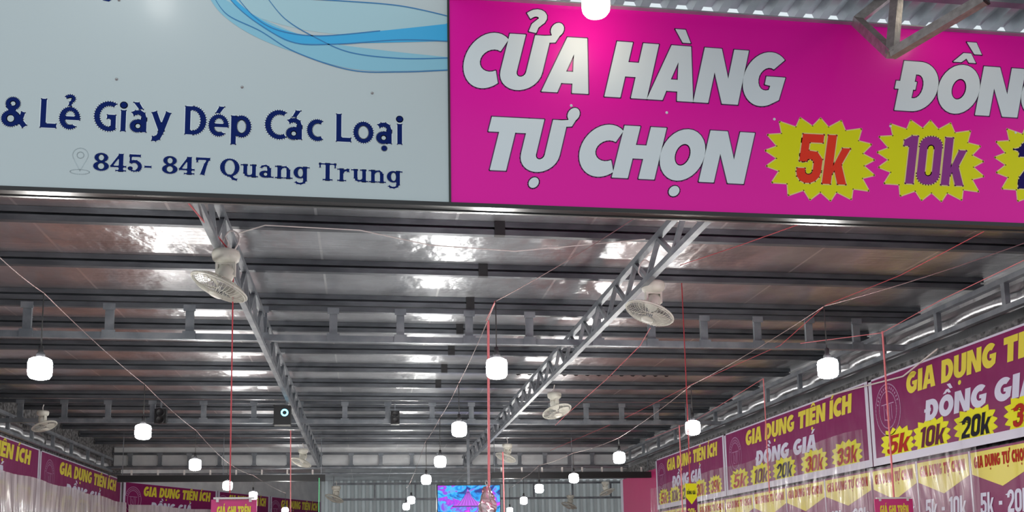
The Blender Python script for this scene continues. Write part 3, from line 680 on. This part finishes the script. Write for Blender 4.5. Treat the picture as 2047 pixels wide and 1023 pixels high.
# loops of cable tied at the fans
for (px, py, y, lab) in ((462,490,6.45,'white cable looped above the nearest left fan'), (1290,545,7.1,'white cable looped above the nearest right fan')):
    c = atY(px, py, y); pts = [c + Vector((.05*math.cos(a)*(1+.2*math.sin(2*a)), 0, .07*math.sin(a)+.03)) for a in [i*.45 for i in range(15)]]
    tag(MB().tube(pts, .006, 6).build('cable_loop', 'whitecord'), lab, 'cable')

# ------------------------------------------------------------------ speakers, projector
def box_speaker(px, py, y, w, h, lab):
    c = atY(px, py, y); th = empty('speaker', c, lab, 'speaker')
    mb = MB(); mb.box((0,.06,0), (w,.12,h)); mb.build('cabinet', 'black', th)
    for q in (-1, 1): MB().lathe([(0,.0),(w*.28,.0),(w*.36,.012),(w*.40,.0)], (0,-.002,q*h*.24), (0,-1,0), 20).build('cone', 'black', th)
    MB().bar((0,.06,h/2), (0,.06,h/2+.12), .02).build('bracket', 'steel', th)
box_speaker(320, 831, 14.60, .16, .21, 'black wall speaker on the middle ladder truss, left of the girder')
box_speaker(790, 834, 14.60, .13, .20, 'black wall speaker on the middle ladder truss, near the hall centre')
c = atY(564, 829, 12.6); th = empty('projector', c, 'black square box with a glowing blue ring beside the left girder', 'projector')
MB().box((0,.08,0), (.21,.16,.25)).build('housing', 'black', th)
ringm = new_mat('blue_lit_ring', (0.3,0.8,1), 0.4, emit=(0.25,0.75,1.0), estr=2.2)
MB().lathe([(.026,.0),(.026,.006),(.047,.006),(.047,0)], (.03,-.0,.03), (0,-1,0), 24).build('lit_ring', ringm, th)
for z in (.12,-.12): MB().box((-.10,-.005,z), (.03,.01,.02)).build('mount_lug', 'black', th)
MB().bar((.05,.08,.12), (.05,.08,.30), .03).build('bracket', 'steel', th)

# ------------------------------------------------------------------ black beams near the back, screen
def beam(a, b, y, w, lab):
    A, B = atY(*a, y), atY(*b, y); B.z = A.z = (A.z+B.z)/2; th = empty('hanging_beam', A, lab, 'beam')
    shifted(MB().bar(A, B, w, w), A).build('beam_tube', 'black', th)
    for p in (A.lerp(B,.02), A.lerp(B,.5), A.lerp(B,.98)):
        shifted(MB().bar(p, (p.x, p.y, ROOF), .012, .012), A).build('hanger', 'steel', th)
    n = 8
    for k in range(n):
        p = A.lerp(B, (k+.5)/n); shifted(MB().box((p.x, p.y, p.z+w*.5+.05), (.03,.03,.10)), A).build('clip', 'whitecord', th)
beam((236,957), (650,955), 19.0, .12, 'long black beam hanging in front of the left banners')
beam((982,948), (1302,951), 19.0, .12, 'long black beam hanging in front of the corrugated back wall')
for k, (z, r) in enumerate(((HC-.04, .035), (HC-.16, .02))):
    tag(MB().tube([(XL, 20.9+.1*k, z), (XR, 20.9+.1*k, z)], r, 8).build('conduit_pipe', 'steel'), ['upper','lower'][k] + ' grey pipe crossing the hall under the farthest ladder truss', 'pipe')
# back bay frames
def frame(x0, x1, z0, z1, y, lab):
    th = empty('back_frame', ((x0+x1)/2, y, z0), lab, 'frame'); L = th.location
    for a, b, nm in (((x0,y,z0),(x1,y,z0),'lower_rail'), ((x0,y,z1),(x1,y,z1),'upper_rail')): shifted(MB().bar(a, b, .06), L).build(nm, 'steel', th)
    n = int((x1-x0)/1.1)
    for x in (x0, x1): shifted(MB().bar((x,y,z1),(x,y,ROOF), .03), L).build('hanger', 'steel', th)
    for k in range(n+1):
        x = x0 + (x1-x0)*k/n; shifted(MB().bar((x,y,z0),(x,y,z1), .05), L).build('upright', 'steel', th)
frame(-.9, 8.4, 3.55, 4.0, 28.5, 'steel rail frame in front of the corrugated back wall')
# screen
scr = Plane(atY(938, 1000, 18.0), (1,0,0), (0,0,1), (0,-1,0))
a = scr.uv(875, 973); b = scr.uv(1000, 1040); cx_ = (a.x+b.x)/2; w_ = b.x-a.x; h_ = w_*.58; ztop = scr.uv(940, 970).y
loc = scr.p(cx_, ztop-h_/2); th = empty('television', loc, 'wide television with a bright purple and blue picture', 'television')
MB().box((0,.04,0), (w_+.04,.07,h_+.04)).build('casing', 'black', th)
tv = bpy.data.materials.new('screen_picture'); tv.use_nodes = True; h = N(tv)
mpv = mapped(h, (1.6,1,2.4)); nz = h.n('ShaderNodeTexNoise', Scale=2.2, Detail=6.0, Distortion=1.4); h.l(mpv, nz.inputs['Vector'])
cr = h.n('ShaderNodeValToRGB'); E_ = cr.color_ramp.elements; E_[0].position = .36; E_[0].color = (0.01,0.03,0.25,1); E_[1].position = .66; E_[1].color = (0.75,0.05,0.85,1)
for pos, col in ((.44,(0.0,0.28,0.85,1)),(.50,(0.05,0.55,0.9,1)),(.56,(0.25,0.05,0.75,1))): q = E_.new(pos); q.color = col
h.l(nz.outputs[0], cr.inputs[0]); h.l(cr.outputs[0], h.b.inputs['Emission Color']); h.b.inputs['Emission Strength'].default_value = 1.1; h.b.inputs['Base Color'].default_value = (0,0,0,1)
s_ = MB().box((0,-.002,0), (w_,.01,h_)).build('screen', tv, th)
roofm = new_mat('screen_violet', (0,0,0), .4, emit=(0.55,0.10,0.85), estr=1.0)
roofd = new_mat('screen_dark', (0,0,0), .4, emit=(0.03,0.02,0.20), estr=1.0)
mb = MB()
pts = [(-.26,-.04),(-.10,.10),(-.02,.27),(.06,.10),(.26,-.04)]; mb.add([(x, -.0085, z) for x, z in pts], [(0,1,2,3,4)]); mb.build('picture_roof', roofm, s_)
mb = MB()
for k in range(7): mb.bar((-.02+.005*k-.012, -.0095, .22), (-.20+.06*k, -.0095, -.03), .006, .001, up=(0,1,0))
mb.box((0,-.0095,-.05), (.62,.001,.02)); mb.build('picture_lines', roofd, s_)
shifted(MB().bar(loc+Vector((0,.05,h_/2)), (loc.x, loc.y+.05, ROOF), .05), loc).build('mount_pole', 'steel', th)
# crumpled foil bag on the pink ribbon
c = atY(973, 972, 8.2); mb = MB(); n = 14; rr = 16; vs = []; fs = []
for i in range(rr):
    t = i/(rr-1)
    for k in range(n):
        a_ = 2*PI*k/n; r_ = (.026 + .042*min(t*3,1))*(1+.18*math.sin(3*a_+t*7)+.1*random.uniform(-1,1)); vs.append((r_*math.cos(a_)*1.05, r_*math.sin(a_)*.7, -t*.42))
for i in range(rr-1): fs += [(i*n+k, i*n+(k+1)%n, (i+1)*n+(k+1)%n, (i+1)*n+k) for k in range(n)]
mb.add(vs, fs); th = empty('foil_bag', c, 'crumpled shiny foil bag hanging from the thick pink ribbon', 'bag')
mb.build('bag_body', mottled('crumpled_foil_film', (0.72,0.66,0.66), (0.60,0.24,0.30), 0.2, 0.7, (16,16,12), 0.4), th)
MB().tube([(0,0,0),(.012,0,.03),(-.004,0,.06),(-.012,0,.03),(0,0,0)], .004, 6).build('hook', 'whitecord', th)

# ------------------------------------------------------------------ banners
def banner_art(pl, L, Hb, th, loc, variant, sc=1.0, bursts=()):
    """pl origin at the reading-start bottom corner, L long, Hb high"""
    cx, cy = .095*L, .60*Hb; R = .26*Hb
    mb = MB(); I = lambda x, y: (x, y)
    ribbon(mb, pl, [[ell(cx, cy, R, R*1.12, n=40)], [ell(cx, cy, R*.70, R*.8, n=40)]], I, .006, .002)
    for a, b in (((-.5,.25),(.5,.25)), ((-.3,.25),(-.3,-.45)), ((.12,.25),(.12,-.5)), ((-.15,.05),(-.05,-.35)), ((.3,.2),(.3,-.45)), ((-.3,-.4),(-.05,-.45))):
        q = stroke([(cx+a[0]*R, cy+a[1]*R), (cx+b[0]*R, cy+b[1]*R)], .010); fill(mb, pl, [q], I, .002)
    for k in range(14):
        an = math.radians(160-140*k/13); q = rect(-.008,-.014,.008,.014); ca, sa = math.cos(an-PI/2), math.sin(an-PI/2)
        fill(mb, pl, [[[(cx+R*.86*math.cos(an)+x*ca-y*sa, cy+R*.95*math.sin(an)+x*sa+y*ca) for x, y in q]]], I, .002)
    shifted(mb, loc).build('round_logo', 'logo', th)
    lettering(pl, 'GIA DỤNG TIỆN ÍCH', 'display', .19*L, .70*Hb, .91*L, .23*Hb, 'letyellow', th, slant=.14, lift=.0025, track=.035, loc=loc, name='headline_lettering')
    lettering(pl, 'ĐỒNG GIÁ', 'display', .265*L, .36*Hb, .70*L, .215*Hb, 'letlilac', th, slant=.14, lift=.0025, track=.035, loc=loc)
    for u_, tx, mt in bursts:
        burst(pl, u_*L, .20*Hb, .083*L, .185*Hb, 15, th, loc, tx, mt, lift=.002, edge='yellow', tw=.66, th=.56)
def banner(pl, L, Hb, lab, variant=0, border_lo=True, bursts=()):
    loc = pl.p(L/2, 0, 0); th = empty('wall_banner', loc, lab, 'banner')
    mb = MB(); vs = [pl.p(0,0,0), pl.p(L,0,0), pl.p(L,Hb,0), pl.p(0,Hb,0), pl.p(0,0,-.01), pl.p(L,0,-.01), pl.p(L,Hb,-.01), pl.p(0,Hb,-.01)]
    mb.add(vs, [(0,1,2,3),(7,6,5,4),(0,4,5,1),(1,5,6,2),(2,6,7,3),(3,7,4,0)]); shifted(mb, loc).build('banner_sheet', 'plum', th)
    mb = MB(); w = .07; I = lambda x, y: (x, y)
    fill(mb, pl, [[rect(0,0,w,Hb)], [rect(L-w,0,L,Hb)], [rect(0,0,L,w*1.2)]], I, .0015); fill(mb, pl, [[rect(0,Hb-.02,L,Hb)]], I, .0015)
    shifted(mb, loc).build('banner_border', 'whitestrip', th)
    banner_art(pl, L, Hb, th, loc, variant, bursts=bursts)
    return th
# right wall: reading direction runs toward the camera
def rplane(yfar, z, x=XR-.10): return Plane((x, yfar, z), (0,-1,0), (0,0,1), (-1,0,0))
def lplane(ynear, z, x=XL+.04): return Plane((x, ynear, z), (0,1,0), (0,0,1), (1,0,0))
ZB, ZT = EYE+1.02, EYE+1.99
YJ = [atX(1742, 860, XR-.10).y, atX(1449, 900, XR-.10).y, atX(1311, 930, XR-.10).y]
B5 = [(.12,'5k','darkred'),(.30,'10k','darkplum'),(.48,'20k','ink'),(.68,'30k','darkred'),(.87,'39k','darkred')]
banner(rplane(YJ[0], ZB), YJ[0]-6.2, ZT-ZB, 'nearest plum banner on the right wall, cut by the photo edge', bursts=[(.13,'5k','darkred'),(.29,'10k','darkplum'),(.47,'20k','ink'),(.66,'30k','darkred'),(.86,'39k','darkred')])
banner(rplane(YJ[1], ZB), YJ[1]-YJ[0]-.02, ZT-ZB, 'middle plum banner on the right wall reading from 5k to 39k', bursts=B5)
banner(rplane(YJ[2], ZB), YJ[2]-YJ[1]-.02, ZT-ZB, 'farthest plum banner on the right wall, partly behind the yellow pennant', bursts=B5)
# lower tier on the right wall: yellow chevrons over white prices
def chevrons(yfar, ynear, lab, prices):
    L = yfar-ynear; z0 = EYE+.30; Hb = .68; pl = rplane(yfar, z0, XR-.13); loc = pl.p(L/2, 0, 0); th = empty('price_banner', loc, lab, 'banner')
    mb = MB(); vs = [pl.p(0,0,0), pl.p(L,0,0), pl.p(L,Hb,0), pl.p(0,Hb,0), pl.p(0,0,-.01), pl.p(L,0,-.01), pl.p(L,Hb,-.01), pl.p(0,Hb,-.01)]
    mb.add(vs, [(0,1,2,3),(7,6,5,4),(0,4,5,1),(1,5,6,2),(2,6,7,3),(3,7,4,0)]); shifted(mb, loc).build('banner_sheet', 'plum', th)
    n = len(prices); w = L/n; I = lambda x, y: (x, y)
    for k, pr in enumerate(prices):
        u0 = k*w + .02; u1 = (k+1)*w - .02; mb = MB(); fill(mb, pl, [[[(u0,Hb-.02),(u0,Hb-.22),((u0+u1)/2,Hb-.36),(u1,Hb-.22),(u1,Hb-.02)]]], I, .002)
        o = shifted(mb, loc).build('yellow_chevron', 'letyellow', th)
        lettering(pl, 'GIA DỤNG TỰ CHỌN', 'display', u0+.04, Hb-.17, u1-.06, .11, 'darkred', o, slant=.1, lift=.004, loc=loc)
        lettering(pl, pr, 'display', u0+.08, Hb-.60, u1-.10, .20, 'letlilac', th, slant=.12, lift=.003, loc=loc, name='price_lettering')
        if k: mb = MB(); fill(mb, pl, [[rect(k*w-.012,0,k*w+.012,Hb)]], I, .0025); shifted(mb, loc).build('divider_strip', 'whitestrip', th)
chevrons(YJ[0], 6.6, 'lower price banner with yellow chevrons under the nearest right banner', ['10k','5k - 10k','5k - 20k','10k - 20k'])
chevrons(YJ[1], YJ[0]+.02, 'lower price banner with yellow chevrons under the middle right banner', ['5k - 20k','10k - 20k','20k - 30k','10k - 20k'])
chevrons(YJ[2], YJ[1]+.02, 'lower price banner with yellow chevrons under the farthest right banner', ['5k - 10k','10k - 20k','10k - 20k'])
# left wall
YL = [atX(80, 900, XL+.04).y, 22.1]
ZBL = EYE+1.0
banner(lplane(YL[0]-5.2, ZBL), 5.2, ZT-ZBL, 'plum banner on the left wall at the left edge of the photo', bursts=B5)
banner(lplane(YL[0]+.02, ZBL), YL[1]-YL[0], ZT-ZBL, 'plum banner on the left wall between white border strip and black beam', bursts=B5)
# slanted back-left partition
P0 = Vector((XL+.02, 22.3, 0)); P1 = Vector((-1.25, 29.6, 0)); dd = (P1-P0); Ltot = dd.length; dd.normalize(); nn = Vector((dd.y, -dd.x, 0))
struct('wall_partition', MB().bar(P0-nn*.1+Vector((0,0,ROOF/2)), P1-nn*.1+Vector((0,0,ROOF/2)), .1, ROOF), 'panel')
pq = Plane(P0, dd, (0,0,1), nn); cuts = [.04] + [pq.uv(px, 980).x for px in (436, 541)] + [Ltot-.05]
for k in range(3):
    pl = Plane(P0 + dd*cuts[k] + Vector((0,0,ZBL)), dd, (0,0,1), nn)
    banner(pl, cuts[k+1]-cuts[k]-.03, ZT-ZBL-.02, ['plum banner on the slanted far left partition left of the pink placard', 'plum banner half hidden behind the left pink placard', 'farthest plum banner of the left partition, right of the pink placard'][k], bursts=B5)
# pink end banner at right back
pl = rplane(21.35, EYE+.4, XR-.06); L_ = 21.35-YJ[2]-.08; th = empty('end_banner', pl.p(L_/2,0,0), 'narrow pink banner on the right wall beyond the farthest plum banner', 'banner')
shifted(MB().box(pl.p(L_/2,.72,0), (.012, L_, 1.44)), th.location).build('banner_sheet', 'pinkplac', th)
shifted(MB().box(pl.p(.10,.72,.008), (.006, .20, 1.44)), th.location).build('banner_border', 'whitestrip', th)

# plastic film hung over the banners
def film_sheet(pl, L, Hf, lab, amp=.04, mat='film'):
    loc = pl.p(L/2, 0, 0); mb = MB(); nx = int(L/.035); nz_ = 10; vs = []; fs = []
    ph = [random.uniform(0, 6.28) for _ in range(6)]
    for i in range(nx+1):
        u_ = L*i/nx
        for j in range(nz_+1):
            t = j/nz_; v_ = Hf*(1-t) ; sk = u_ + t*.25*math.sin(u_*1.3+ph[3])
            d = amp*(.25+.75*t)*(.5*math.sin(sk*23+ph[0])+.35*math.sin(sk*41+ph[1])+.4*math.sin(sk*9+ph[2])) + amp*1.1
            topd = .03*math.sin(u_*3.1+ph[4]) if j == 0 else 0
            vs.append(pl.p(u_, v_+topd*.5, d))
    for i in range(nx):
        for j in range(nz_): fs.append((i*(nz_+1)+j, (i+1)*(nz_+1)+j, (i+1)*(nz_+1)+j+1, i*(nz_+1)+j+1))
    mb.add(vs, fs, True); o = shifted(mb, loc).build('plastic_curtain', mat, None); o.location = loc; return tag(o, lab, 'curtain')
film_sheet(Plane((XL+.12, YL[0]-5.2, EYE+.2), (0,1,0), (0,0,1), (1,0,0)), YL[1]-YL[0]+5.2, 1.27, 'clear wrinkled plastic curtain over the left wall banners', mat='filmglare')
film_sheet(Plane(P0 + dd*.1 + nn*.06 + Vector((0,0,EYE+.2)), dd, (0,0,1), nn), Ltot-.2, 1.27, 'clear wrinkled plastic curtain over the slanted far left partition', mat='filmglare')
film_sheet(rplane(YJ[1]-.02, EYE+.2, XR-.18), (YJ[1]-YJ[0])-.04, 1.24, 'clear wrinkled plastic curtain over the middle right banner', .03)
film_sheet(rplane(YJ[2]-.02, EYE+.2, XR-.18), (YJ[2]-YJ[1])-.04, 1.24, 'clear wrinkled plastic curtain over the farthest right banner', .04)
film_sheet(rplane(YJ[0]-.02, EYE+.2, XR-.18), 2.0, .80, 'short clear plastic curtain under the nearest right banner', .02)

# hanging placards
def placard(cpx, cpy, y, wpx, lab, cat='placard'):
    pl = Plane(atY(cpx, cpy, y), (1,0,0), (0,0,1), (0,-1,0)); w = wpx/1961*y; h = w*.95; loc = pl.p(0, 0, 0)
    th = empty('price_placard', loc, lab, cat); MB().box((0,.004,-h/2), (w,.008,h)).build('placard_sheet', 'pinkplac', th)
    lettering(pl, 'GIÁ GHI TRÊN', 'display', -w*.37, -h*.38, w*.37, h*.22, 'letyellow', th, lift=.0015, loc=loc, track=.05)
    MB().bar((-w*.45,0,.008), (w*.45,0,.008), .012).build('hanging_rail', 'whitecord', th)
    for q in (-1, 1): MB().box((q*w*.36,-.006,-.002), (.016,.01,.03)).build('clip', 'whitecord', th)
placard(468, 998, 6.5, 86, 'pink price placard with yellow words hanging below the left fan')
placard(1786, 997, 7.6, 88, 'pink price placard with yellow words in front of the right wall prices')
# yellow pennant
pl = Plane(atY(1381, 966, 8.6), (1,0,0), (0,0,1), (0,-1,0)); loc = pl.p(0,0,0); w = 24/1961*8.6; h = .34
th = empty('price_pennant', loc, 'narrow yellow and plum price pennant hanging from the right red rope', 'pennant')
MB().box((0,.003,-h/2), (w,.006,h)).build('pennant_sheet', 'plum', th)
mb = MB(); fill(mb, pl, [[[(-w/2,0),(-w/2,-.125),(0,-.19),(w/2,-.125),(w/2,0)]]], lambda x, y: (x, y), .0012); o = shifted(mb, loc).build('yellow_point', 'yellow', th)
lettering(pl, 'ĐỒNG GIÁ', 'display', -w*.40, -.10, w*.38, .035, 'ink', o, lift=.002, loc=loc)
lettering(pl, '20k', 'display', -w*.36, -.30, w*.34, .075, 'letyellow', th, lift=.002, loc=loc, name='price_lettering')

# white cable sagging along the right wall, lap joint of the roof sheets
cable('white_wire', [atX(1650,792,XR-.22), atX(1726,772,XR-.22), atX(1805,752,XR-.22), atX(1874,697,XR-.22)], .009, 'whitecord', 'white cable sagging along the top of the nearest right banner')
mb = MB(); n = 360; vs = []
for i in range(n+1):
    x = XL + (XR-XL)*i/n; w_ = .022*math.sin(x*2*PI/.16) if 1.9 < x < 4.2 else .0
    vs += [(x, 12.9, ROOF-.045+w_), (x, 12.9, ROOF+.002)]
mb.add(vs, [(2*i,2*i+2,2*i+3,2*i+1) for i in range(n)]); struct('trim_3', mb, 'darkrail')
